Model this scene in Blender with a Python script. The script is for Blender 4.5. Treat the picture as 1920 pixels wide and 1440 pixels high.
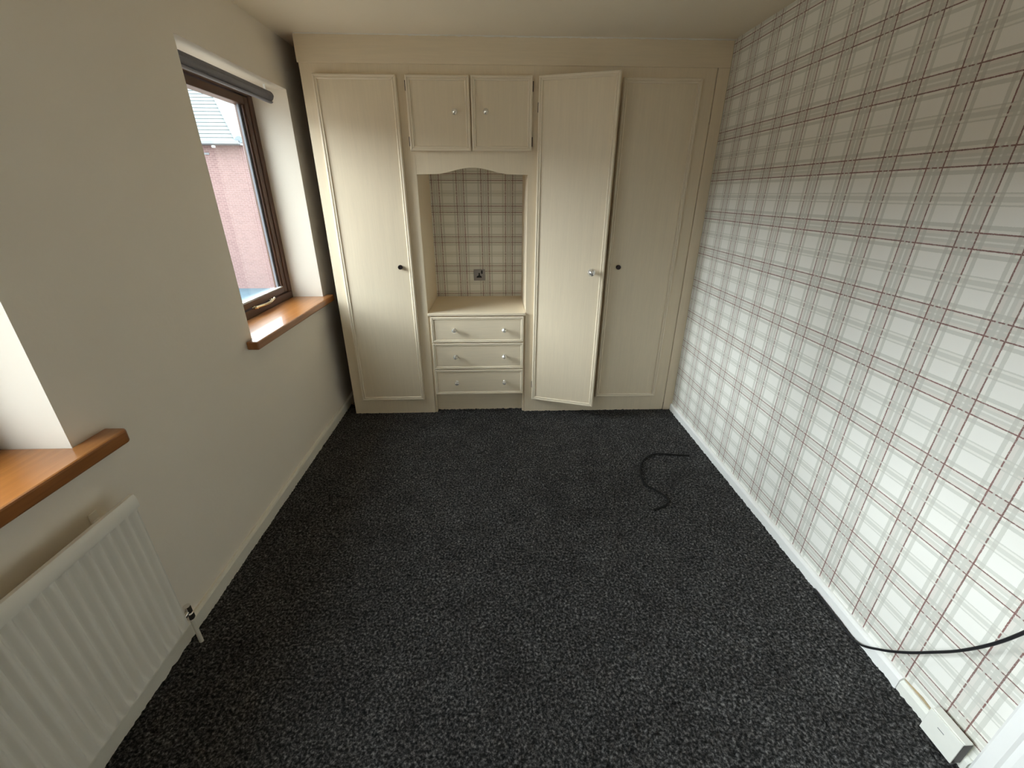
import bpy, bmesh, math, random
import numpy as np
from mathutils import Vector, Matrix, Quaternion

for o in list(bpy.data.objects):
    bpy.data.objects.remove(o, do_unlink=True)
S = bpy.context.scene
COL = S.collection
random.seed(4)
RNG = np.random.default_rng(7)

# ------------------------------------------------------------------ camera
W, H, D = 2.5625, 2.35, 2.948          # room width, ceiling height, wardrobe front plane
YB = 3.49                              # far wall
YN = -1.25                             # near wall (behind the camera)
cam = bpy.data.cameras.new('camera')
co = bpy.data.objects.new('camera', cam); COL.objects.link(co)
yaw, pitch, roll, fpx = 0.0379, -0.4196, 0.0027, 798.84
fw = Vector((math.sin(yaw)*math.cos(pitch), math.cos(yaw)*math.cos(pitch), math.sin(pitch)))
rt = Vector((math.cos(yaw), -math.sin(yaw), 0)); up = rt.cross(fw)
r2 = rt*math.cos(roll) + up*math.sin(roll); u2 = -rt*math.sin(roll) + up*math.cos(roll)
m = Matrix((r2, u2, -fw)).transposed().to_4x4(); m.translation = (1.1917, 0, 1.5492)
co.matrix_world = m
cam.sensor_width = 36; cam.lens = fpx/1920*36; cam.clip_start = 0.02; cam.clip_end = 200
S.camera = co

# ------------------------------------------------------------------ sky and exposure
SKY = 3.75
w = bpy.data.worlds.new('overcast'); S.world = w; w.use_nodes = True
nt = w.node_tree; nt.nodes.clear()
tc = nt.nodes.new('ShaderNodeTexCoord'); sx = nt.nodes.new('ShaderNodeSeparateXYZ')
rp = nt.nodes.new('ShaderNodeValToRGB'); bg = nt.nodes.new('ShaderNodeBackground'); wo = nt.nodes.new('ShaderNodeOutputWorld')
# overcast sky, brighter towards the zenith
rp.color_ramp.elements[0].position = 0.0; rp.color_ramp.elements[0].color = (.37, .405, .425, 1)
rp.color_ramp.elements[1].position = 1.0; rp.color_ramp.elements[1].color = (.90, 1.0, 1.06, 1)
nt.links.new(tc.outputs['Generated'], sx.inputs[0]); nt.links.new(sx.outputs['Z'], rp.inputs[0])
nt.links.new(rp.outputs[0], bg.inputs['Color']); bg.inputs['Strength'].default_value = SKY
nt.links.new(bg.outputs[0], wo.inputs['Surface'])
S.view_settings.view_transform = 'Standard'; S.view_settings.look = 'None'
S.view_settings.gamma = 1; S.view_settings.use_curve_mapping = False
S.view_settings.exposure = 1.82
S.cycles.max_bounces = 20; S.cycles.diffuse_bounces = 14; S.cycles.transparent_max_bounces = 12

# the sun behind thin cloud: one very soft source from the window side
SUN_E, SUN_ELEV, SUN_AZ = 2.6, 16.0, (-6.0, -1.0)
sl = bpy.data.lights.new('veiled_sun', 'SUN'); sl.energy = SUN_E; sl.angle = math.radians(40); sl.color = (.93, .985, 1.0)
sun = bpy.data.objects.new('veiled_sun', sl); COL.objects.link(sun)
ah = Vector((SUN_AZ[0], SUN_AZ[1], 0)).normalized()*math.cos(math.radians(SUN_ELEV)); ah.z = math.sin(math.radians(SUN_ELEV))
sun.rotation_euler = ah.to_track_quat('Z', 'Y').to_euler(); sun.location = (-6, -3, 5)

WIN1 = (-0.62, 1.061, 0.900, 2.095)    # y0, y1, z0, z1
WIN2 = (2.030, 2.972, 0.903, 2.095)

# ------------------------------------------------------------------ materials
class NT:
    def __init__(s, name):
        s.m = bpy.data.materials.new(name); s.m.use_nodes = True
        s.t = s.m.node_tree; s.b = s.t.nodes['Principled BSDF']; s.out = s.t.nodes['Material Output']
    def n(s, kind, **kw):
        nd = s.t.nodes.new(kind)
        for k, v in kw.items(): setattr(nd, k, v)
        return nd
    def link(s, a, b): s.t.links.new(a, b)
    def val(s, x):
        return x
    def math(s, op, a, b=None, c=None):
        nd = s.n('ShaderNodeMath', operation=op)
        for i, x in enumerate((a, b, c)):
            if x is None: continue
            if isinstance(x, (int, float)): nd.inputs[i].default_value = x
            else: s.link(x, nd.inputs[i])
        return nd.outputs[0]
    def ramp(s, fac, stops, interp='LINEAR'):
        nd = s.n('ShaderNodeValToRGB'); cr = nd.color_ramp; cr.interpolation = interp
        while len(cr.elements) < len(stops): cr.elements.new(0.5)
        for e, (p, c) in zip(cr.elements, stops):
            e.position = p
            e.color = (c, c, c, 1) if isinstance(c, (int, float)) else (*c, 1)
        s.link(fac, nd.inputs[0]); return nd.outputs[0]
    def coord(s, scale=(1, 1, 1)):
        t = s.n('ShaderNodeTexCoord'); mp = s.n('ShaderNodeMapping'); mp.inputs['Scale'].default_value = scale
        s.link(t.outputs['Object'], mp.inputs[0]); return mp.outputs[0]
    def noise(s, vec, scale, detail=3, rough=.5):
        nd = s.n('ShaderNodeTexNoise'); s.link(vec, nd.inputs['Vector'])
        nd.inputs['Scale'].default_value = scale; nd.inputs['Detail'].default_value = detail
        nd.inputs['Roughness'].default_value = rough
        return nd.outputs['Fac']
    def bump(s, h, strength, dist):
        nd = s.n('ShaderNodeBump'); nd.inputs['Strength'].default_value = strength; nd.inputs['Distance'].default_value = dist
        s.link(h, nd.inputs['Height']); s.link(nd.outputs[0], s.b.inputs['Normal'])
    def base(s, x):
        if isinstance(x, tuple): s.b.inputs['Base Color'].default_value = (*x, 1)
        else: s.link(x, s.b.inputs['Base Color'])
    def set(s, **kw):
        for k, v in kw.items(): s.b.inputs[k.replace('_', ' ')].default_value = v

def mixc(s, fac, a, b, mode='MIX'):
    nd = s.n('ShaderNodeMix', data_type='RGBA', blend_type=mode)
    if isinstance(fac, (int, float)): nd.inputs[0].default_value = fac
    else: s.link(fac, nd.inputs[0])
    for i, x in ((6, a), (7, b)):
        if isinstance(x, tuple): nd.inputs[i].default_value = (*x, 1)
        else: s.link(x, nd.inputs[i])
    return nd.outputs[2]

def plain(name, c, rough=.5, metal=0, bump=None, var=None):
    s = NT(name); s.set(Roughness=rough, Metallic=metal)
    if var:
        f = s.noise(s.coord(), var[0], 4)
        s.base(mixc(s, f, tuple(x*(1-var[1]) for x in c), tuple(min(1, x*(1+var[1])) for x in c)))
    else: s.base(c)
    if bump:
        s.bump(s.noise(s.coord(), bump[0], 3), bump[1], bump[2])
    return s.m

M = {}
M['paint'] = plain('wall_paint', (.85, .785, .68), .55, bump=(60, .12, .004), var=(3, .03))
M['ceiling'] = plain('ceiling_paint', (.84, .765, .63), .7, bump=(45, .15, .004), var=(2, .03))
M['gloss_white'] = plain('gloss_white', (.88, .89, .88), .3, var=(8, .03))
M['old_white'] = plain('old_white', (.76, .73, .63), .4, var=(14, .07))
M['radiator'] = plain('radiator_enamel', (.86, .83, .75), .35, var=(5, .03))
M['plastic'] = plain('white_plastic', (.80, .81, .76), .35, var=(30, .04))
M['chrome'] = plain('chrome', (.82, .80, .76), .15, 1)
M['brass'] = plain('brass', (.80, .68, .45), .22, 1)
M['dark_metal'] = plain('dark_metal', (.035, .025, .025), .35, .6)
M['black_rubber'] = plain('black_rubber', (.008, .008, .010), .6)
M['black_flex'] = plain('black_flex', (.003, .003, .003), .9)
M['gasket'] = plain('grey_gasket', (.17, .18, .205), .5)
M['blind'] = plain('blind_fabric', (.19, .185, .21), .7, bump=(400, .2, .001), var=(40, .08))
M['caulk'] = plain('caulk', (.80, .78, .70), .5)
M['black_hole'] = plain('black_plastic', (.006, .005, .005), .6)
M['nickel'] = plain('brushed_nickel', (.33, .31, .31), .38, .85)
M['stain'] = plain('bare_timber', (.42, .33, .2), .8, var=(40, .3))

def cream(name, c, axis):
    s = NT(name); s.set(Roughness=.42)
    sc = {'z': (1, 1, .045), 'x': (.045, 1, 1), 'y': (1, .045, 1)}[axis]
    v = s.coord(sc)
    f = s.math('ADD', s.math('MULTIPLY', s.noise(v, 160, 3, .6), .6), s.math('MULTIPLY', s.noise(v, 38, 3, .6), .4))
    s.base(mixc(s, s.ramp(f, [(.3, 0.0), (.7, 1.0)]), tuple(x*.945 for x in c), tuple(x*1.035 for x in c)))
    s.bump(f, .08, .001)
    return s.m
CREAM = (.785, .68, .515)
M['cream'] = cream('cream_foil', CREAM, 'z')
M['cream_h'] = cream('cream_foil_flat', CREAM, 'x')
M['cream_mould'] = plain('cream_moulding', (.80, .71, .56), .36)
M['gap_shade_board'] = plain('gap_shade_board', (.10, .075, .05), .8, var=(12, .2))  # board coloured dark to imitate the shade in the gap by the wall
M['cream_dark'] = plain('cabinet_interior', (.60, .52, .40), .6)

def wood(name, dark, light, axis, rough, coat=0.0):
    s = NT(name)
    sc = {'y': (1, .06, 1), 'z': (1, 1, .06)}[axis]
    v = s.coord(sc); a = s.noise(v, 55, 4, .6); b = s.noise(v, 9, 2, .5)
    f = s.math('ADD', s.math('MULTIPLY', a, .55), s.math('MULTIPLY', b, .45))
    s.base(s.ramp(f, [(.32, dark), (.52, tuple((x+y)/2 for x, y in zip(dark, light))), (.7, light)]))
    s.set(Roughness=rough); s.b.inputs['Coat Weight'].default_value = coat; s.b.inputs['Coat Roughness'].default_value = .08
    s.bump(a, .06, .001)
    return s.m
M['sill'] = wood('varnished_sill', (.24, .085, .017), (.43, .17, .042), 'y', .30, .45)
M['timber_v'] = wood('stained_timber', (.060, .021, .006), (.095, .036, .011), 'z', .38, .12)
M['timber_h'] = wood('stained_timber_rail', (.060, .021, .006), (.095, .036, .011), 'y', .38, .12)

# tartan wallpaper -------------------------------------------------
def tartan(name, axis, u0, v0, Pu=.182, Pv=.219):
    s = NT(name); s.set(Roughness=.6)
    t = s.n('ShaderNodeTexCoord'); sp = s.n('ShaderNodeSeparateXYZ'); s.link(t.outputs['Object'], sp.inputs[0])
    wob = s.noise(s.coord(), 9, 2)
    jit = s.math('MULTIPLY', s.math('SUBTRACT', s.noise(s.coord(), 260, 1), .5), .0022)
    u = s.math('ADD', sp.outputs[axis], jit); v = s.math('ADD', sp.outputs['Z'], jit)
    def dist(c, c0, P):
        f = s.math('FRACT', s.math('ADD', s.math('DIVIDE', s.math('SUBTRACT', c, c0), P), 100.5))
        return s.math('MULTIPLY', s.math('ABSOLUTE', s.math('SUBTRACT', f, .5)), P*9)      # 9 x metres from the stripe centre
    du, dv = dist(u, u0, Pu), dist(v, v0, Pv)
    g, lp = (.76, .76, .74), (.85, .825, .81)
    K = lambda st: [(p*.9, c_) for p, c_ in st]
    U = s.ramp(du, K([(0, (.95,)*3), (.03, g), (.135, lp), (.29, (.965, .96, .95)), (.40, (.785, .795, .775)), (.52, (1, 1, 1))]), 'CONSTANT')
    V = s.ramp(dv, K([(0, (.95,)*3), (.022, (.79, .79, .77)), (.11, (.87, .845, .83)), (.24, (.965, .96, .95)), (.315, (.785, .795, .775)), (.43, (1, 1, 1)),
                    (.915, (.80, .81, .79)), (.955, (.97, .97, .96)), (1.02, (.81, .82, .80))]), 'CONSTANT')
    c = mixc(s, 1.0, U, V, 'MULTIPLY')
    c = mixc(s, 1.0, c, (.71, .71, .69), 'LIGHTEN')
    c = mixc(s, 1.0, c, (.845, .845, .80), 'MULTIPLY')
    lu = s.ramp(du, K([(0, 0.0), (.248, 1.0), (.292, 0.0)]), 'CONSTANT')
    lv = s.ramp(dv, K([(0, 0.0), (.199, 1.0), (.238, 0.0)]), 'CONSTANT')
    gu = s.ramp(du, K([(0, 1.0), (.085, .15), (.145, 1.0)]), 'CONSTANT')
    gv = s.ramp(dv, K([(0, 1.0), (.945, .15), (1.0, 1.0)]), 'CONSTANT')
    ln = s.math('MAXIMUM', s.math('MULTIPLY', lu, gv), s.math('MULTIPLY', lv, gu))
    brk = s.ramp(s.noise(s.coord(), 330, 1), [(.28, .55), (.45, 1.0)])
    ln = s.math('MULTIPLY', s.math('MULTIPLY', ln, brk), .92)
    red = mixc(s, s.ramp(wob, [(.35, 0.0), (.65, 1.0)]), (.20, .068, .062), (.17, .085, .075))
    s.base(mixc(s, ln, c, red))
    s.bump(s.noise(s.coord(), 300, 2), .05, .001)
    return s.m
M['paper'] = tartan('tartan_paper', 'Y', 1.438, .115)
M['paper_far'] = tartan('tartan_paper_far', 'X', .9335, 1.0045)

s = NT('carpet'); s.set(Roughness=.95); s.b.inputs['Specular IOR Level'].default_value = .15
v = s.coord()
f1 = s.noise(v, 105, 4, .68); f2 = s.noise(v, 7, 3, .55)
c = s.ramp(f1, [(.33, (.005, .005, .005)), (.47, (.025, .0248, .025)), (.58, (.090, .089, .089)), (.70, (.25, .246, .243))])
c = mixc(s, 1.0, c, s.ramp(f2, [(.3, (.72, .70, .70)), (.7, (1.1, 1.1, 1.1))]), 'MULTIPLY')
s.base(c); M['carpet'] = s.m

s = NT('window_glass')                 # clear pane: straight transmission plus a Fresnel reflection
tr = s.n('ShaderNodeBsdfTransparent'); gl = s.n('ShaderNodeBsdfGlossy'); gl.inputs['Roughness'].default_value = .02
tr.inputs[0].default_value = (.97, .98, .975, 1)
lw = s.n('ShaderNodeLayerWeight'); lw.inputs[0].default_value = .5; mx = s.n('ShaderNodeMixShader')
frs = s.math('MULTIPLY_ADD', s.math('POWER', lw.outputs['Facing'], 5.0), .8, .035)
s.link(frs, mx.inputs[0]); s.link(tr.outputs[0], mx.inputs[1]); s.link(gl.outputs[0], mx.inputs[2])
s.link(mx.outputs[0], s.out.inputs['Surface']); M['glass'] = s.m

s = NT('crystal'); s.base((.97, .96, .93)); s.set(Roughness=.04, IOR=1.6, Metallic=.45); s.b.inputs['Transmission Weight'].default_value = .6
M['crystal'] = s.m

def brickmat():
    s = NT('red_brick'); s.set(Roughness=.85)
    t = s.n('ShaderNodeTexCoord'); sp = s.n('ShaderNodeSeparateXYZ'); cb = s.n('ShaderNodeCombineXYZ')
    s.link(t.outputs['Object'], sp.inputs[0])
    s.link(s.math('ADD', sp.outputs['X'], sp.outputs['Y']), cb.inputs[0]); s.link(sp.outputs['Z'], cb.inputs[1])
    b = s.n('ShaderNodeTexBrick'); s.link(cb.outputs[0], b.inputs['Vector'])
    b.inputs['Scale'].default_value = 1; b.inputs['Brick Width'].default_value = .225; b.inputs['Row Height'].default_value = .075
    b.inputs['Mortar Size'].default_value = .006
    b.inputs['Color1'].default_value = (.175, .104, .097, 1); b.inputs['Color2'].default_value = (.145, .085, .08, 1); b.inputs['Mortar'].default_value = (.26, .19, .175, 1)
    s.base(b.outputs['Color']); return s.m
M['brick'] = brickmat()
M['slate'] = plain('roof_slate', (.078, .09, .09), .6, var=(2, .1))
M['gutter'] = plain('grey_gutter', (.16, .17, .18), .5)
M['verge'] = plain('pale_ridge', (.22, .27, .30), .7)
M['yard'] = plain('block_paving', (.21, .175, .14), .8, var=(3, .15))
M['paving'] = plain('wet_paving', (.05, .085, .105), .5, var=(1, .2))

# ------------------------------------------------------------------ mesh helpers
def link(name, me, mat, parent=None, smooth=False, bevel=None):
    o = bpy.data.objects.new(name, me); COL.objects.link(o)
    for mm in (mat if isinstance(mat, (list, tuple)) else [mat]): me.materials.append(mm)
    if parent is not None: o.parent = parent
    if smooth:
        for p in me.polygons: p.use_smooth = True
        me.set_sharp_from_angle(angle=math.radians(35))
    if bevel:
        b = o.modifiers.new('bevel', 'BEVEL'); b.width = bevel; b.segments = 2; b.limit_method = 'ANGLE'
    return o
def fin(bm, name, mat, parent=None, smooth=False, bevel=None):
    bmesh.ops.recalc_face_normals(bm, faces=bm.faces[:])
    me = bpy.data.meshes.new(name); bm.to_mesh(me); bm.free()
    return link(name, me, mat, parent, smooth, bevel)
def box(bm, x0, x1, y0, y1, z0, z1):
    vs = [bm.verts.new((x, y, z)) for x in (x0, x1) for y in (y0, y1) for z in (z0, z1)]
    for f in ((0, 1, 3, 2), (4, 6, 7, 5), (0, 4, 5, 1), (2, 3, 7, 6), (0, 2, 6, 4), (1, 5, 7, 3)):
        bm.faces.new([vs[i] for i in f])
    return vs
def boxo(name, mat, b, parent=None, bevel=None):
    bm = bmesh.new()
    for q in (b if isinstance(b, list) else [b]): box(bm, *q)
    return fin(bm, name, mat, parent, False, bevel)
def prism(bm, pts, vec):
    """closed polygon pts (3d) extruded by vec"""
    a = [bm.verts.new(p) for p in pts]; b = [bm.verts.new(Vector(p)+Vector(vec)) for p in pts]
    n = len(pts)
    bm.faces.new(a); bm.faces.new(b[::-1])
    for i in range(n): bm.faces.new((a[i], b[i], b[(i+1) % n], a[(i+1) % n]))
def lathe(bm, prof, origin, axis, seg=20):
    """prof: (radius, distance along axis)"""
    q = Vector((0, 0, 1)).rotation_difference(Vector(axis).normalized()); O = Vector(origin)
    rings = []
    for r, h in prof:
        if r < 1e-6: rings.append([bm.verts.new(O+q@Vector((0, 0, h)))])
        else: rings.append([bm.verts.new(O+q@Vector((r*math.cos(2*math.pi*i/seg), r*math.sin(2*math.pi*i/seg), h))) for i in range(seg)])
    for a, b in zip(rings, rings[1:]):
        for i in range(seg):
            j = (i+1) % seg
            if len(a) == 1 and len(b) == 1: continue
            if len(a) == 1: bm.faces.new((a[0], b[i], b[j]))
            elif len(b) == 1: bm.faces.new((a[i], b[0], a[j]))
            else: bm.faces.new((a[i], b[i], b[j], a[j]))
    for rg in (rings[0], rings[-1]):
        if len(rg) > 1: bm.faces.new(rg)
def tube(bm, pts, r, seg=10):
    pts = [Vector(p) for p in pts]; up0 = Vector((0, 0, 1)); prev = None
    rr = r if isinstance(r, (list, tuple)) else [r]*len(pts)
    for k, p in enumerate(pts):
        t = (pts[min(k+1, len(pts)-1)]-pts[max(k-1, 0)]).normalized()
        a = t.cross(up0 if abs(t.z) < .95 else Vector((1, 0, 0))).normalized(); b = a.cross(t)
        ring = [bm.verts.new(p+a*rr[k]*math.cos(2*math.pi*i/seg)+b*rr[k]*math.sin(2*math.pi*i/seg)) for i in range(seg)]
        if prev:
            for i in range(seg):
                j = (i+1) % seg; bm.faces.new((prev[i], ring[i], ring[j], prev[j]))
        else: bm.faces.new(ring)
        prev = ring
    bm.faces.new(prev[::-1])
def spline(P, n=10):
    P = [Vector(p) for p in P]; out = []
    for i in range(len(P)-1):
        p0, p1, p2, p3 = P[max(i-1, 0)], P[i], P[i+1], P[min(i+2, len(P)-1)]
        for k in range(n):
            t = k/n
            out.append(.5*((2*p1)+(p2-p0)*t+(2*p0-5*p1+4*p2-p3)*t*t+(3*p1-p0-3*p2+p3)*t**3))
    return out+[P[-1]]
def empty(name, loc=(0, 0, 0)):
    o = bpy.data.objects.new(name, None); COL.objects.link(o); o.location = loc; o.empty_display_size = .05; return o
def tag(o, label=None, cat=None, group=None, kind=None):
    if label: o['label'] = label
    if cat: o['category'] = cat
    if group: o['group'] = group
    if kind: o['kind'] = kind
    return o
def holed_wall(bm, x0, x1, ya, yb, za, zb, holes):
    """wall slab spanning y and z with rectangular through openings"""
    ys = sorted({ya, yb, *[h[0] for h in holes], *[h[1] for h in holes]}); zs = sorted({za, zb, *[h[2] for h in holes], *[h[3] for h in holes]})
    solid = lambda y, z: not any(h[0] < y < h[1] and h[2] < z < h[3] for h in holes)
    V = {}
    def v(x, y, z):
        if (x, y, z) not in V: V[(x, y, z)] = bm.verts.new((x, y, z))
        return V[(x, y, z)]
    ny, nz = len(ys)-1, len(zs)-1
    sol = [[solid((ys[i]+ys[i+1])/2, (zs[j]+zs[j+1])/2) for j in range(nz)] for i in range(ny)]
    g = lambda i, j: 0 <= i < ny and 0 <= j < nz and sol[i][j]
    for i in range(ny):
        for j in range(nz):
            if not sol[i][j]: continue
            a, b, c, d = ys[i], ys[i+1], zs[j], zs[j+1]
            for x in (x0, x1): bm.faces.new([v(x, a, c), v(x, b, c), v(x, b, d), v(x, a, d)])
            if not g(i-1, j): bm.faces.new([v(x0, a, c), v(x1, a, c), v(x1, a, d), v(x0, a, d)])
            if not g(i+1, j): bm.faces.new([v(x0, b, c), v(x1, b, c), v(x1, b, d), v(x0, b, d)])
            if not g(i, j-1): bm.faces.new([v(x0, a, c), v(x1, a, c), v(x1, b, c), v(x0, b, c)])
            if not g(i, j+1): bm.faces.new([v(x0, a, d), v(x1, a, d), v(x1, b, d), v(x0, b, d)])

# ------------------------------------------------------------------ room shell
bm = bmesh.new()
holed_wall(bm, -0.30, 0, YN, YB, -.02, H, [(WIN1[0], WIN1[1], WIN1[2]-.045, WIN1[3]), (WIN2[0], WIN2[1], WIN2[2]-.045, WIN2[3])])
tag(fin(bm, 'wall_left', M['paint']), 'cream painted wall with two deep window openings', kind='structure')
tag(boxo('wall_right', M['paper'], (W, W+.12, YN, YB, -.02, H)), 'wall papered in grey and dark red tartan beside the carpet', kind='structure')
tag(boxo('wall_far', M['paper_far'], (0, W, YB, YB+.12, -.02, H)), 'tartan papered wall seen at the back of the recess', kind='structure')
tag(boxo('wall_near', M['paint'], (-.3, W+.12, YN-.12, YN, -.02, H)), 'painted wall behind the camera', kind='structure')
tag(boxo('ceiling', M['ceiling'], (-.3, W+.12, YN-.12, YB+.12, H, H+.12)), 'off-white painted ceiling', kind='structure')

# carpet: a fine relief of tufts
def carpet():
    st = .0065
    nx, ny = int(W/st), int((3.1-YN)/st)
    xs = np.linspace(0.001, W-.001, nx); ys = np.linspace(YN+.001, 3.1, ny)
    X, Y = np.meshgrid(xs, ys, indexing='ij')
    Z = RNG.normal(0, 1, X.shape)
    Zs = (Z+np.roll(Z, 1, 0)+np.roll(Z, 1, 1)+np.roll(np.roll(Z, 1, 0), 1, 1))/4
    Z = np.clip(Zs*.0026+Z*.0012, -.006, .005)
    X = X+RNG.uniform(-.002, .002, X.shape); Y = Y+RNG.uniform(-.002, .002, X.shape)
    X = np.clip(X, .0005, W-.0005)
    co_ = np.stack([X, Y, Z], -1).reshape(-1, 3)
    I = np.arange(nx*ny).reshape(nx, ny)
    F = np.stack([I[:-1, :-1], I[1:, :-1], I[1:, 1:], I[:-1, 1:]], -1).reshape(-1, 4)
    me = bpy.data.meshes.new('floor')
    me.vertices.add(len(co_)); me.vertices.foreach_set('co', co_.astype(np.float32).ravel())
    me.loops.add(F.size); me.loops.foreach_set('vertex_index', F.astype(np.int32).ravel())
    me.polygons.add(len(F)); me.polygons.foreach_set('loop_start', np.arange(0, F.size, 4, dtype=np.int32))
    me.polygons.foreach_set('loop_total', np.full(len(F), 4, np.int32))
    me.update(); me.validate()
    return link('floor', me, M['carpet'])
tag(carpet(), 'charcoal grey flecked carpet covering the whole floor', kind='structure')

tag(boxo('subfloor', M['stain'], (-.3, W+.12, YN-.12, YB+.12, -.12, -.021)), 'boards under the carpet', kind='structure')
# skirtings
def skirting(name, mat, x_wall, sgn, y0, y1, h, t, lab):
    bm = bmesh.new()
    pts = [(0, -.012), (t, -.012), (t, h-.012), (t-.004, h-.004), (t-.009, h), (0, h)]
    prism(bm, [(x_wall+sgn*a, y0, b) for a, b in pts], (0, y1-y0, 0))
    return tag(fin(bm, name, mat), lab, kind='structure')
skirting('baseboard_left', M['old_white'], 0, 1, YN, YB, .068, .018, 'low painted skirting under the radiator and windows')
skirting('baseboard_right', M['gloss_white'], W, -1, .863, D-.012, .055, .018, 'narrow glossy white skirting below the tartan wall')
skirting('baseboard_near', M['plastic'], W, -1, .632, .862, .046, .015, 'worn stretch of skirting with brown stain next to the door frame')
bm = bmesh.new()
prism(bm, [(W-.0012, .862, .047), (W-.0012, .762, .047), (W-.0012, .757, .052), (W-.0012, .80, .058), (W-.0012, .862, .0505)], (.001, 0, 0))
tag(fin(bm, 'trim_3', M['stain']), 'brown stained strip where the paper has lifted above the skirting', kind='structure')

# door frame at right
dt = empty('door_1', (W, .1, 0)); tag(dt, 'white glossy door frame at the right edge of the photo', kind='structure')
def local(parent, b):
    L = parent.location; return (b[0]-L.x, b[1]-L.x, b[2]-L.y, b[3]-L.y, b[4]-L.z, b[5]-L.z)
ARCH = [(0, 0), (-.016, 0), (-.019, -.006), (-.019, -.036), (-.012, -.042), (-.012, -.056), (-.009, -.062), (-.006, -.07), (0, -.07)]
bm = bmesh.new(); prism(bm, [(a, .528+b, -.01) for a, b in ARCH], (0, 0, 2.09)); fin(bm, 'architrave', M['gloss_white'], dt)
bm = bmesh.new(); prism(bm, [(a, -.528-b, -.01) for a, b in ARCH], (0, 0, 2.09)); fin(bm, 'architrave', M['gloss_white'], dt)
bm = bmesh.new(); prism(bm, [(a, -.528, 2.08-b-.07) for a, b in ARCH], (0, 1.056, 0)); fin(bm, 'architrave', M['gloss_white'], dt)
boxo('door_leaf', M['gloss_white'], [(-.004, 0, -.458, .458, .005, 2.01), (-.010, -.004, -.36, .36, 1.15, 1.85), (-.010, -.004, -.36, .36, .2, .95)], dt, .003)
bm = bmesh.new(); lathe(bm, [(.026, 0), (.026, .006), (.009, .008), (.009, .04)], (-.004, .40, 1.0), (-1, 0, 0), 16)
tube(bm, [(-.044, .405, 1.0), (-.046, .35, 1.0), (-.042, .28, .998)], .009, 10); fin(bm, 'door_handle', M['chrome'], dt, True)

# ------------------------------------------------------------------ windows
def window(name, wy, lab, sashes):
    y0, y1, z0, z1 = wy
    r = empty(name, (-.2, (y0+y1)/2, z0)); tag(r, lab, kind='structure')
    def part(nm, mat, boxes, bev=.002, parent=None):
        return boxo(nm, mat, [local(r, b) for b in boxes], parent or r, bev)
    fwid = .048
    part('window_frame', M['timber_v'], [(-.2895, -.2005, y0+.001, y0+fwid, z0+.042, z1-.001), (-.2895, -.2005, y1-fwid, y1-.001, z0+.042, z1-.001)], .004)
    part('window_frame', M['timber_h'], [(-.29, -.2, y0+.0015, y1-.0015, z0-.0445, z0+.042), (-.29, -.2, y0+fwid, y1-fwid, z1-.045, z1-.001)], .004)
    n = len(sashes)-1
    for k in range(n):
        a, b = sashes[k], sashes[k+1]
        if k:
            part('mullion', M['timber_v'], [(-.29, -.2, a-.022, a+.022, z0+.042, z1-.045)], .004)
        a += fwid+.007 if k == 0 else .029; b -= fwid+.007 if k == n-1 else .029
        c, d = z0+.049, z1-.052
        sw = .040
        st = part('sash', M['timber_v'], [(-.265, -.205, a, a+sw, c, d), (-.265, -.205, b-sw, b, c, d)], .003)
        part('rail', M['timber_h'], [(-.265, -.205, a+sw, b-sw, c, c+.034), (-.265, -.205, a+sw, b-sw, d-sw, d)], .003, st)
        part('bead', M['timber_v'], [(-.226, -.212, a+sw, a+sw+.012, c+.034, d-sw), (-.226, -.212, b-sw-.012, b-sw, c+.034, d-sw)], .003, st)
        part('bead', M['gloss_white'], [(-.228, -.210, a+sw, b-sw, c+.034, c+.040)], .002, st)
        part('gasket', M['gasket'], [(-.238, -.227, a+sw, a+sw+.03, c+.034, d-sw), (-.238, -.227, b-sw-.03, b-sw, c+.034, d-sw)], None, st)
        part('pane', M['glass'], [(-.246, -.240, a+sw-.004, b-sw+.004, c+.03, d-sw+.004)], None, st)
    return r
w2 = window('window_2', WIN2, 'dark stained timber window looking onto a brick house beside the wardrobe', [WIN2[0], WIN2[1]])
w1 = window('window_1', WIN1, 'nearer timber window, only its bright reveal and sill in view at left', [WIN1[0], .22, WIN1[1]])
def sill(parent, y0, y1, zt, xf, th, wy):
    """board with a rounded nose, horned past the opening at both ends"""
    L = parent.location
    bm = bmesh.new()
    pts = [(-.199, wy[0]+.001), (-.199, wy[1]-.001), (.0008, wy[1]-.001), (.0008, y1), (xf-.02, y1)]
    for k in range(1, 6):
        a = math.pi/2*(1-k/5); pts.append((xf-.02+.02*math.cos(a), y1-.02+.02*math.sin(a)))
    for k in range(0, 6):
        a = -math.pi/2*k/5; pts.append((xf-.008+.008*math.cos(a), y0+.008+.008*math.sin(a)))
    pts += [(.0008, y0), (.0008, wy[0]+.001)]
    prism(bm, [(p[0]-L.x, p[1]-L.y, zt-th-L.z) for p in pts], (0, 0, th))
    fin(bm, 'window_sill', M['sill'], parent, False, .006)
sill(w2, 1.972, 3.035, .903, .056, .04, WIN2)
sill(w1, -.72, 1.170, .899, .072, .042, WIN1)
# casement fastener on the sash of window_2
L = w2.location
bm = bmesh.new()
P = [(-.192, 2.455, .948), (-.184, 2.475, .950), (-.178, 2.53, .948), (-.176, 2.60, .946), (-.180, 2.66, .951), (-.186, 2.69, .956)]
tube(bm, [Vector(p)-L for p in spline(P, 6)], [.008]*6+[.0075]*8+[.007]*8+[.006]*9, 10)
lathe(bm, [(.010, 0), (.010, .01), (.007, .014), (.007, .026), (0, .028)], Vector((-.205, 2.47, .948))-L, (1, 0, 0), 14)
lathe(bm, [(.008, 0), (.008, .016), (0, .018)], Vector((-.205, 2.668, .948))-L, (1, 0, 0), 14)
tag(fin(bm, 'window_handle', M['brass'], w2, True), 'polished pale brass casement stay')

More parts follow.
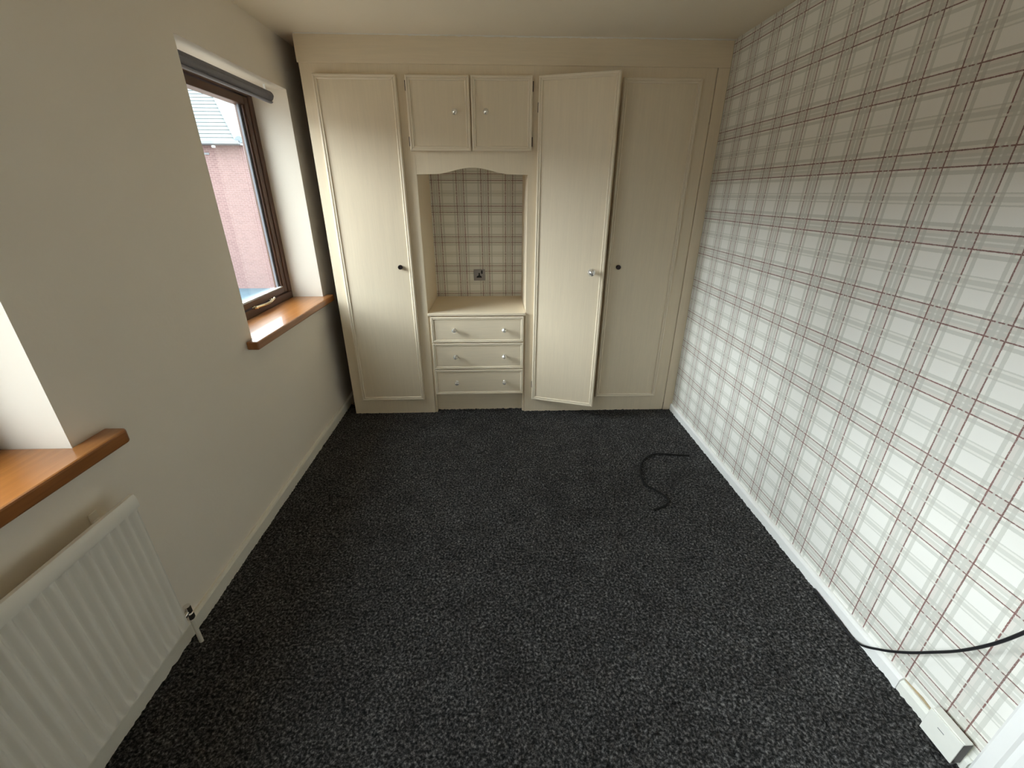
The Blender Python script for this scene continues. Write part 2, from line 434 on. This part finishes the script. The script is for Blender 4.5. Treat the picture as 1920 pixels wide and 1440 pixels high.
# roller blind over window_2
bl = empty('roller_blind', (-.045, 2.44, 2.036)); tag(bl, 'rolled-up dark grey roller blind under the head of the far window', 'blind')
bm = bmesh.new()
N = 26; ring = [(.027*(1-.1*(i/N))*math.cos(2*math.pi*i/N), .027*(1-.1*(i/N))*math.sin(2*math.pi*i/N)) for i in range(N)]
prism(bm, [(a, -.395, b) for a, b in ring], (0, .79, 0)); fin(bm, 'fabric_roll', M['blind'], bl, True)
bm = bmesh.new(); prism(bm, [(a*.5+.006, -.39, b*.25-.028) for a, b in ring], (0, .78, 0)); fin(bm, 'bottom_bar', M['blind'], bl, True)
for sg in (-1, 1):
    boxo('bracket', M['gloss_white'], [(-.024, -.012, sg*.402-.0015, sg*.402+.0015, -.008, .0588)], bl)
    bm = bmesh.new(); lathe(bm, [(.012, 0), (.012, .01)], (0, sg*.395, 0), (0, sg, 0), 14); fin(bm, 'end_plug', M['gasket'], bl, True)

# ------------------------------------------------------------------ fitted bedroom furniture
def fx(x, dy): return 1.19+(x-1.19)*(D-dy)/D
MOULD = [(0, 0), (0, .006), (.002, .0085), (.007, .0095), (.011, .0085), (.0125, .0055), (.0145, .005), (.017, .0072), (.021, .0075), (.0245, .004), (.0255, 0)]
def moulding(parent, x0, x1, z0, z1, ys, k=1.0, gap=.0011, mat=None):
    """four mitred lengths of applied bead round a rectangle lying on the plane y = ys, facing -y"""
    C = [(x0, z0), (x1, z0), (x1, z1), (x0, z1)]
    for i in range(4):
        a, b = Vector(C[i]), Vector(C[(i+1) % 4]); e = (b-a).normalized(); n = Vector((-e.y, e.x))
        bm = bmesh.new(); A = []; B = []
        for t, h in MOULD:
            t *= k; h *= k
            p = a+n*t+e*(t+gap); q = b+n*t-e*(t+gap)
            A.append(bm.verts.new((p.x, ys-h, p.y))); B.append(bm.verts.new((q.x, ys-h, q.y)))
        m_ = len(MOULD)
        bm.faces.new(A); bm.faces.new(B[::-1])
        for j in range(m_): bm.faces.new((A[j], B[j], B[(j+1) % m_], A[(j+1) % m_]))
        fin(bm, 'moulding', mat or M['cream_mould'], parent)
def crystal_knob(parent, x, z, ys, r, name='knob', proj=None):
    """faceted clear ball on a chrome rose, pointing to -y"""
    proj = proj or r*1.5
    bm = bmesh.new()
    prof = [(.0, proj-r), (r*.45, proj-r*.9), (r*.82, proj-r*.55), (r, proj-r*.05), (r*.88, proj+r*.45), (r*.5, proj+r*.85), (0, proj+r*.97)]
    lathe(bm, prof, (x, ys, z), (0, -1, 0), 9)
    k = fin(bm, name, M['crystal'], parent); tag(k, 'clear faceted glass knob')
    bm = bmesh.new()
    lathe(bm, [(r*.62, 0), (r*.62, .003), (r*.3, .006), (r*.26, max(.009, proj-r*.92)), (0, max(.0095, proj-r*.90))], (x, ys, z), (0, -1, 0), 16)
    k2 = fin(bm, 'knob_rose', M['chrome'], parent, True); return k
def stub_knob(parent, x, z, ys, r, ln):
    bm = bmesh.new(); lathe(bm, [(r, 0), (r, ln*.75), (r*.9, ln), (r*.55, ln), (r*.45, ln*.8), (0, ln*.8)], (x, ys, z), (0, -1, 0), 20)
    tag(fin(bm, 'knob', M['dark_metal'], parent, True), 'short dark metal knob')
T = .016
def panel_door(root, name, hx, hz, wd, ht, ang=0.0, flip=False, mat='cream'):
    """slab door in its own space: x from 0 to wd (from the hinge side), z 0..ht, back on y = 0, front at -T"""
    L = root.location
    o = boxo(name, M[mat], (0, wd, -T, 0, 0, ht), root, .0012)
    o.location = (hx-L.x, D-.002-L.y, hz-L.z); o.rotation_euler = (0, 0, ang)
    moulding(o, .0015, wd-.0015, .0015, ht-.0015, -T)
    return o
def hinge(door, x, z, h=.05):
    boxo('hinge', M['dark_metal'], [(x-.0045, x-.0005, -.012, .001, z-h/2, z+h/2)], door)

XA, XB = .712, 1.398                   # recess between the two wardrobes
XL = .1035
# left single wardrobe
wl = empty('wardrobe', (.41, D+.27, 0)); tag(wl, 'tall cream single wardrobe with a shut door beside the far window', 'wardrobe')
def parts(root, nm, mat, boxes, bev=.0015): return boxo(nm, M[mat], [local(root, b) for b in boxes], root, bev)
parts(wl, 'face_frame', 'cream', [(XL, XA, D, D+.018, 0.0, 2.349)])
parts(wl, 'side_panel', 'gap_shade_board', [(XL, XL+.016, D+.018, YB-.002, 0, 2.349)])
parts(wl, 'side_panel', 'cream', [(XA-.016, XA, D+.018, YB-.002, 0, 2.349)])
for zz in (1.9, .09): parts(wl, 'shelf', 'cream_dark', [(XL+.016, XA-.016, D+.018, YB-.002, zz, zz+.016)])
x0, x1 = fx(.166, .02), fx(.637, .02)
dl = panel_door(wl, 'door', x0, .121, x1-x0, 2.165-.121)
stub_knob(dl, fx(.552, .03)-x0, 1.103-.121, -T, .0145, .02)

# right double wardrobe, left door ajar
wr = empty('wardrobe', ((XB+W)/2, D+.27, 0)); tag(wr, 'wide cream double wardrobe against the tartan wall, left door standing ajar', 'wardrobe')
MH = 1.458
parts(wr, 'face_frame', 'cream', [(XB, MH+.02, D, D+.018, 0, 2.349), (1.905, 1.965, D, D+.018, 0, 2.349), (1.965, 2.49, D, D+.018, 0, 2.349),
      (MH+.02, 1.905, D, D+.018, 0, .135), (MH+.02, 1.905, D, D+.018, 2.15, 2.349)], None)
parts(wr, 'side_panel', 'cream', [(XB, XB+.016, D+.018, YB-.002, 0, 2.349)])
parts(wr, 'side_panel', 'cream', [(W-.018, W-.002, D+.018, YB-.002, 0, 2.349)])
for zz in (1.95, .11): parts(wr, 'shelf', 'cream_dark', [(XB+.016, W-.018, D+.018, YB-.002, zz, zz+.016)])
parts(wr, 'back_panel', 'cream_dark', [(XB+.016, W-.018, YB-.012, YB-.003, .126, 1.95)])
bm = bmesh.new(); tube(bm, [Vector((XB+.016, 3.22, 1.87))-wr.location, Vector((W-.018, 3.22, 1.87))-wr.location], .0125, 12)
fin(bm, 'hanging_rail', M['chrome'], wr, True)
x0, x1 = fx(1.947, .02), fx(2.413, .02)
dr = panel_door(wr, 'door', x0, .124, x1-x0, 2.164-.124)
stub_knob(dr, fx(2.029, .03)-x0, 1.098-.124, -T, .0155, .016)
dm = panel_door(wr, 'door', MH, .113, .462, 2.168-.113, -math.radians(18.4))
tag(dm, 'cream panel door standing ajar'); tag(dl, 'closed cream panel door'); tag(dr, 'closed cream panel door')
crystal_knob(dm, .386, 1.090-.113, -T, .026, proj=.047)
hinge(dm, 0, .12); hinge(dm, 0, 1.9)

# overhead cupboard with arched valance
oc = empty('overhead_cupboard', ((XA+XB)/2, D+.25, 1.66)); tag(oc, 'cream two-door cupboard with arched valance above the recess', 'cupboard')
L = oc.location
bm = bmesh.new()
arch = [(XA, 2.349), (XA, 1.658)]
a0, a1 = .838, 1.275
for k in range(25):
    t = k/24; arch.append((a0+(a1-a0)*t, 1.6605+.036*(.5-.5*math.cos(2*math.pi*t))**.8))
arch += [(XB, 1.658), (XB, 2.349)]
prism(bm, [(p[0]-L.x, D-L.y, p[1]-L.z) for p in arch], (0, .018, 0)); fin(bm, 'valance', M['cream'], oc)
parts(oc, 'base_board', 'cream', [(XA+.0005, XB-.0005, D+.018, YB-.002, 1.745, 1.763)])
parts(oc, 'top_board', 'cream_dark', [(XA+.0005, XB-.0005, D+.018, YB-.002, 2.2, 2.216)])
x0, x1 = fx(.686, .02), fx(1.0525, .02)
d1 = panel_door(oc, 'door', x0, 1.784, x1-x0, 2.165-1.784)
crystal_knob(d1, fx(.962, .03)-x0, 1.984-1.784, -T, .0175); hinge(d1, 0, .33); hinge(d1, 0, .05)
x0, x1 = fx(1.0585, .02), fx(1.419, .02)
d2 = panel_door(oc, 'door', x0, 1.786, x1-x0, 2.167-1.786)
crystal_knob(d2, fx(1.145, .03)-x0, 1.986-1.786, -T, .0175); hinge(d2, x1-x0+.006, .33); hinge(d2, x1-x0+.006, .05)
tag(d1, 'left cupboard door'); tag(d2, 'right cupboard door')

# three-drawer chest in the recess
ch = empty('drawer_chest', ((XA+XB)/2, D+.27, 0)); tag(ch, 'low cream chest of three drawers with glass knobs under the recess', 'chest of drawers')
L = ch.location
parts(ch, 'chest_top', 'cream_h', [(XA+.001, XB-.001, D-.016, YB-.002, .766, .785)], .003)
parts(ch, 'side_panel', 'cream', [(XA+.001, XA+.017, D+.006, YB-.002, 0, .766)])
parts(ch, 'side_panel', 'cream', [(XB-.017, XB-.001, D+.006, YB-.002, 0, .766)])
parts(ch, 'carcass', 'cream_dark', [(XA+.017, XB-.017, D+.03, YB-.002, .14, .15), (XA+.017, XB-.017, YB-.012, YB-.003, .15, .766)])
parts(ch, 'plinth', 'cream_h', [(XA+.0175, XB-.0175, D+.05, D+.066, -.004, .155)])
for za, zb in ((.571, .760), (.3655, .5665), (.160, .3610)):
    o = boxo('drawer', M['cream_h'], [(0, .656, -.016, 0, 0, zb-za), (.02, .636, 0, .45, .01, zb-za-.04)], ch, .0012)
    o.location = (.7295-L.x, D+.004-L.y, za-L.z)
    moulding(o, .001, .655, .001, zb-za-.001, -.016, .72)
    for kx in (.889-.7295, 1.246-.7295):
        crystal_knob(o, fx(kx+.7295, .03)-.7295, .0965*(zb-za)/.19, -.016, .0175, proj=.031)

# socket on the far wall of the recess
so = empty('wall_socket', (1.060, YB-.0005, .955)); tag(so, 'single metal wall socket with black inserts on the tartan recess wall', 'socket')
boxo('face_plate', M['nickel'], (-.0445, .0445, -.008, 0, -.0445, .0445), so, .003)
boxo('rocker', M['black_hole'], [(.014, .026, -.0125, -.0082, .010, .036)], so, .002)
bm = bmesh.new()
prism(bm, [(-.0065-.0, -.0095, -.001), (.0045, -.0095, -.001), (.0045, -.0095, .016), (-.0065, -.0095, .016)], (0, .0014, 0))
prism(bm, [(-.023, -.0095, -.021), (.019, -.0095, -.021), (.017, -.0095, -.011), (.0045, -.0095, -.001), (-.0065, -.0095, -.001), (-.021, -.0095, -.011)], (0, .0014, 0))
fin(bm, 'pin_holes', M['black_hole'], so)

# fascia and filler strip, caulk
t1 = tag(boxo('trim_1', M['cream_h'], (XL-.006, W-.001, D-.0075, D-.0005, 2.2165, 2.3495), None, .0015), 'plain cream fascia board running between wardrobes and ceiling', kind='structure')
t2 = tag(boxo('trim_2', M['cream'], (2.4915, W-.001, D-.0075, D-.0005, 0, 2.216), None, .0015), 'narrow cream filler strip at the tartan wall', kind='structure')
bm = bmesh.new()
n = 160; prev = None
for i in range(n+1):
    x = XL+(W-XL)*i/n; h = .004+.0045*random.random()*(0.4 if i < 40 else 1); d_ = .003+.003*random.random()
    sec = [bm.verts.new((x, D-.008, H-.0005)), bm.verts.new((x, D-.008-d_, H-.0005)), bm.verts.new((x, D-.008-d_*.7, H-h*.7)), bm.verts.new((x, D-.008, H-h))]
    if prev:
        for j in range(4): bm.faces.new((prev[j], sec[j], sec[(j+1) % 4], prev[(j+1) % 4]))
    else: bm.faces.new(sec)
    prev = sec
bm.faces.new(prev[::-1]); fin(bm, 'caulk_bead', M['caulk'], t1)

# ------------------------------------------------------------------ radiator
RX, RZ0, RZ1, RY0, RY1 = .082, .140, .715, -.34, 1.088
ra = empty('radiator', (.06, (RY0+RY1)/2, RZ0)); tag(ra, 'white ribbed panel radiator under the nearer sill', 'radiator')
L = ra.location
bm = bmesh.new()                        # ribbed sheet: extruded section, top and bottom fading to flat
pit = .0335; n = int((RY1-RY0-.03)/pit); ys = []; dep = []
y = RY1-.012
sec = [(RY1, 0), (RY1-.008, .012)]
for k in range(n):
    a = RY1-.010-k*pit
    sec += [(a-pit*q/8, .0045+.0085*math.tanh(1.6*math.cos(2*math.pi*(q/8-.2)))/math.tanh(1.6)) for q in range(8)]
sec += [(RY0+.008, .013), (RY0, 0)]
rows = [(RZ0, 0), (RZ0+.012, .6), (RZ0+.03, 1), (RZ1-.062, 1), (RZ1-.049, .1), (RZ1-.045, .1)]
prev = None
for z, k in rows:
    cur = [bm.verts.new((RX+.002-.013+(.013-(.013-d)*k if d != 0 else 0)-L.x - (0.004 if z == RZ0 and d else 0), yy-L.y, z-L.z)) for yy, d in sec]
    if prev:
        for i in range(len(cur)-1): bm.faces.new((prev[i], prev[i+1], cur[i+1], cur[i]))
    prev = cur
fin(bm, 'ribbed_panel', M['radiator'], ra, True)
bm = bmesh.new()
pr = [(RX-.018, RZ1-.048), (RX+.0035, RZ1-.048), (RX+.005, RZ1-.044), (RX+.004, RZ1-.012), (RX-.001, RZ1-.002), (RX-.009, RZ1), (RX-.018, RZ1-.006)]
prism(bm, [(a-L.x, RY0-L.y, b-L.z) for a, b in pr], (0, RY1-RY0, 0)); fin(bm, 'top_rail', M['radiator'], ra, True)
boxo('back_panel', M['radiator'], [local(ra, (RX-.030, RX-.0175, RY0+.002, RY1-.002, RZ0+.005, RZ1-.03))], ra, .004)
for yy in (RY1-.06, RY0+.15):
    boxo('bracket', M['radiator'], [local(ra, (.0005, RX-.030, yy-.012, yy+.012, RZ1-.12, RZ1-.045)), local(ra, (.0005, .004, yy-.014, yy+.014, RZ0+.05, RZ1-.02))], ra, .002)
bm = bmesh.new()
vy = RY1+.030; vx = .062
lathe(bm, [(.011, 0), (.011, .016), (.009, .018), (.009, .032)], Vector((vx, RY1-.002, .165))-L, (0, 1, 0), 14)
lathe(bm, [(.011, 0), (.013, .004), (.013, .026), (.010, .030), (.012, .032), (.012, .062), (0, .064)], Vector((vx, vy, .128))-L, (0, 0, 1), 12)
tag(fin(bm, 'valve', M['chrome'], ra, True), 'small chrome lockshield valve')
bm = bmesh.new(); tube(bm, [Vector((vx, vy, .002))-L, Vector((vx, vy, .06))-L, Vector((vx, vy, .13))-L], .0075, 12)
tag(fin(bm, 'pipe', M['old_white'], ra, True), 'painted pipe tail going into the carpet')

# ------------------------------------------------------------------ box on the skirting by the door frame
jb = empty('junction_box', (W-.022, .692, .012)); tag(jb, 'white plastic box fixed to the skirting next to the door frame', 'box')
boxo('box_body', M['plastic'], (-.022, .006, -.047, .052, .0, .098), jb, .003)
boxo('cover_plate', M['plastic'], (-.027, -.022, -.047, .052, .002, .096), jb, .0015)
tag(boxo('end_shade', M['dark_metal'], (-.024, .003, -.0476, -.0470, .006, .094), jb), 'dark plate painted as shade at the box end')  # thin dark plate imitating the shaded gap beside the architrave
boxo('slot', M['gutter'], (-.0274, -.0268, -.004, .016, .061, .0635), jb)

# ------------------------------------------------------------------ cables
def px(x, y, d):                        # only used to recover real positions measured from the photograph
    return Vector((1.1917, 0, 1.5492))+(fw+r2*((x-960)/fpx)-u2*((y-720)/fpx))*d
pts = [(2.426, 2.283), (2.34, 2.292), (2.253, 2.307), (2.195, 2.303), (2.135, 2.262), (2.075, 2.18), (2.045, 2.08), (2.047, 1.99), (2.09, 1.937), (2.118, 1.889), (2.122, 1.845), (2.092, 1.808), (2.02, 1.776)]
bm = bmesh.new(); tube(bm, [(p.x, p.y, .0095) for p in spline([(a, b, 0) for a, b in pts], 8)], .0058, 8)
tag(fin(bm, 'floor_cable', M['black_flex'], None, True), 'black cable lying in an S curve on the carpet', 'cable')
hang = [(2.536, 1.26, .0085), (2.532, 1.12, .0085), (2.530, 1.02, .012), px(1650, 1218, 1.50), px(1700, 1223.5, 1.40), px(1750, 1223, 1.31), px(1800, 1220, 1.22), px(1860, 1208, 1.11), px(1920, 1186, 1.02), px(1990, 1150, .95), px(2080, 1092, .88), (2.44, .22, .98), (2.525, .02, 1.22)]
bm = bmesh.new(); tube(bm, spline(hang, 8), .0042, 8)
tag(fin(bm, 'hanging_cable', M['black_rubber'], None, True), 'black cable sagging in front of the tartan wall at lower right', 'cable')

# ------------------------------------------------------------------ outside
hs = empty('house', (-16, 25, -2.66)); tag(hs, 'red brick house with grey slate roof seen through the far window', 'house')
HX0, HX1, HY0, HY1, HE = -36., -9.45, 21., 30., 3.55
parts(hs, 'brick_wall', 'brick', [(HX0, HX1, HY0, HY1, -2.66, HE)], None)
L = hs.location; ry = (HY0+HY1)/2; rz = HE+4.1
bm = bmesh.new()
o_ = .35; e = HE-.05
A = [(HX0-o_, HY0-o_, e), (HX1+o_*.2, HY0-o_, e), (HX1+o_*.2, HY1+o_, e), (HX0-o_, HY1+o_, e)]
R = [(HX0+4, ry, rz), (HX1-3.6, ry, rz)]
vs = [bm.verts.new(Vector(p)-L) for p in A+R]
for f in ((0, 1, 5, 4), (1, 2, 5), (2, 3, 4, 5), (3, 0, 4), (0, 3, 2, 1)): bm.faces.new([vs[i] for i in f])
rf = fin(bm, 'roof', M['slate'], hs)
# courses of slates as laid rows on the front slope (joined: each row is about five pixels high)
bm = bmesh.new()
a, b = Vector(A[0]), Vector(A[1]); c_, d_ = Vector(R[0]), Vector(R[1])
n = 26
for k in range(n):
    t0, t1 = k/n, (k+1)/n
    p0, p1, q0, q1 = a.lerp(c_, t0), b.lerp(d_, t0), a.lerp(c_, t1), b.lerp(d_, t1)
    up_ = Vector((0, -.012, .016))
    v = [bm.verts.new(x-L) for x in (p0+up_, p1+up_, q1+up_*.15, q0+up_*.15, p0, p1)]
    bm.faces.new(v[:4]); bm.faces.new((v[0], v[4], v[5], v[1]))
tag(fin(bm, 'slate_courses', M['slate'], rf), kind='stuff')
bm = bmesh.new(); tube(bm, [Vector(A[1])-L+Vector((0, 0, .08)), Vector(R[1])-L+Vector((0, 0, .08))], .16, 8); fin(bm, 'hip_ridge', M['verge'], rf)
parts(hs, 'gutter', 'gutter', [(HX0-.3, HX1+.05, HY0-.42, HY0-.28, HE-.14, HE+.0)], .02)
parts(hs, 'fascia', 'gutter', [(HX0-.3, HX1+.05, HY0-.28, HY0-.02, HE-.16, HE-.08)], None)
lm = parts(hs, 'wall_lamp', 'gloss_white', [(-10.70, -10.58, HY0-.12, HY0, 3.30, 3.40)], .02)
parts(hs, 'wall_vent', 'gutter', [(-11.15, -10.92, HY0-.03, HY0, 3.04, 3.12)], .01)
parts(hs, 'paved_strip', 'paving', [(HX0-.02, HX1+.02, HY0-3.5, HY0-.005, -2.664, -2.62)], None)
# unseen wing of the house, added to block low sky and warm bounce light
WX0, WX1, WY0, WY1 = -36., -28., -26., HY0
parts(hs, 'brick_wall', 'brick', [(WX0, WX1, WY0, WY1-.01, -2.66, HE)], None)
bm = bmesh.new(); wx = (WX0+WX1)/2
vs = [bm.verts.new(Vector(p)-L) for p in ((WX1+o_, WY0-o_, e), (WX1+o_, WY1+2, e), (WX0-o_, WY1+2, e), (WX0-o_, WY0-o_, e), (wx, WY0+3, HE+2.2), (wx, WY1+3, HE+2.2))]
for f in ((0, 1, 5, 4), (2, 3, 4, 5), (3, 0, 4), (1, 2, 5), (0, 3, 2, 1)): bm.faces.new([vs[i] for i in f])
fin(bm, 'roof', M['slate'], hs)
parts(hs, 'gutter', 'gutter', [(WX1+.28, WX1+.42, WY0-.3, WY1-.45, HE-.14, HE)], .02)
tag(boxo('ground', M['yard'], (-60, -.3, -30, 70, -2.9, -2.665)), 'brown block-paved yard outside below the windows', kind='structure')
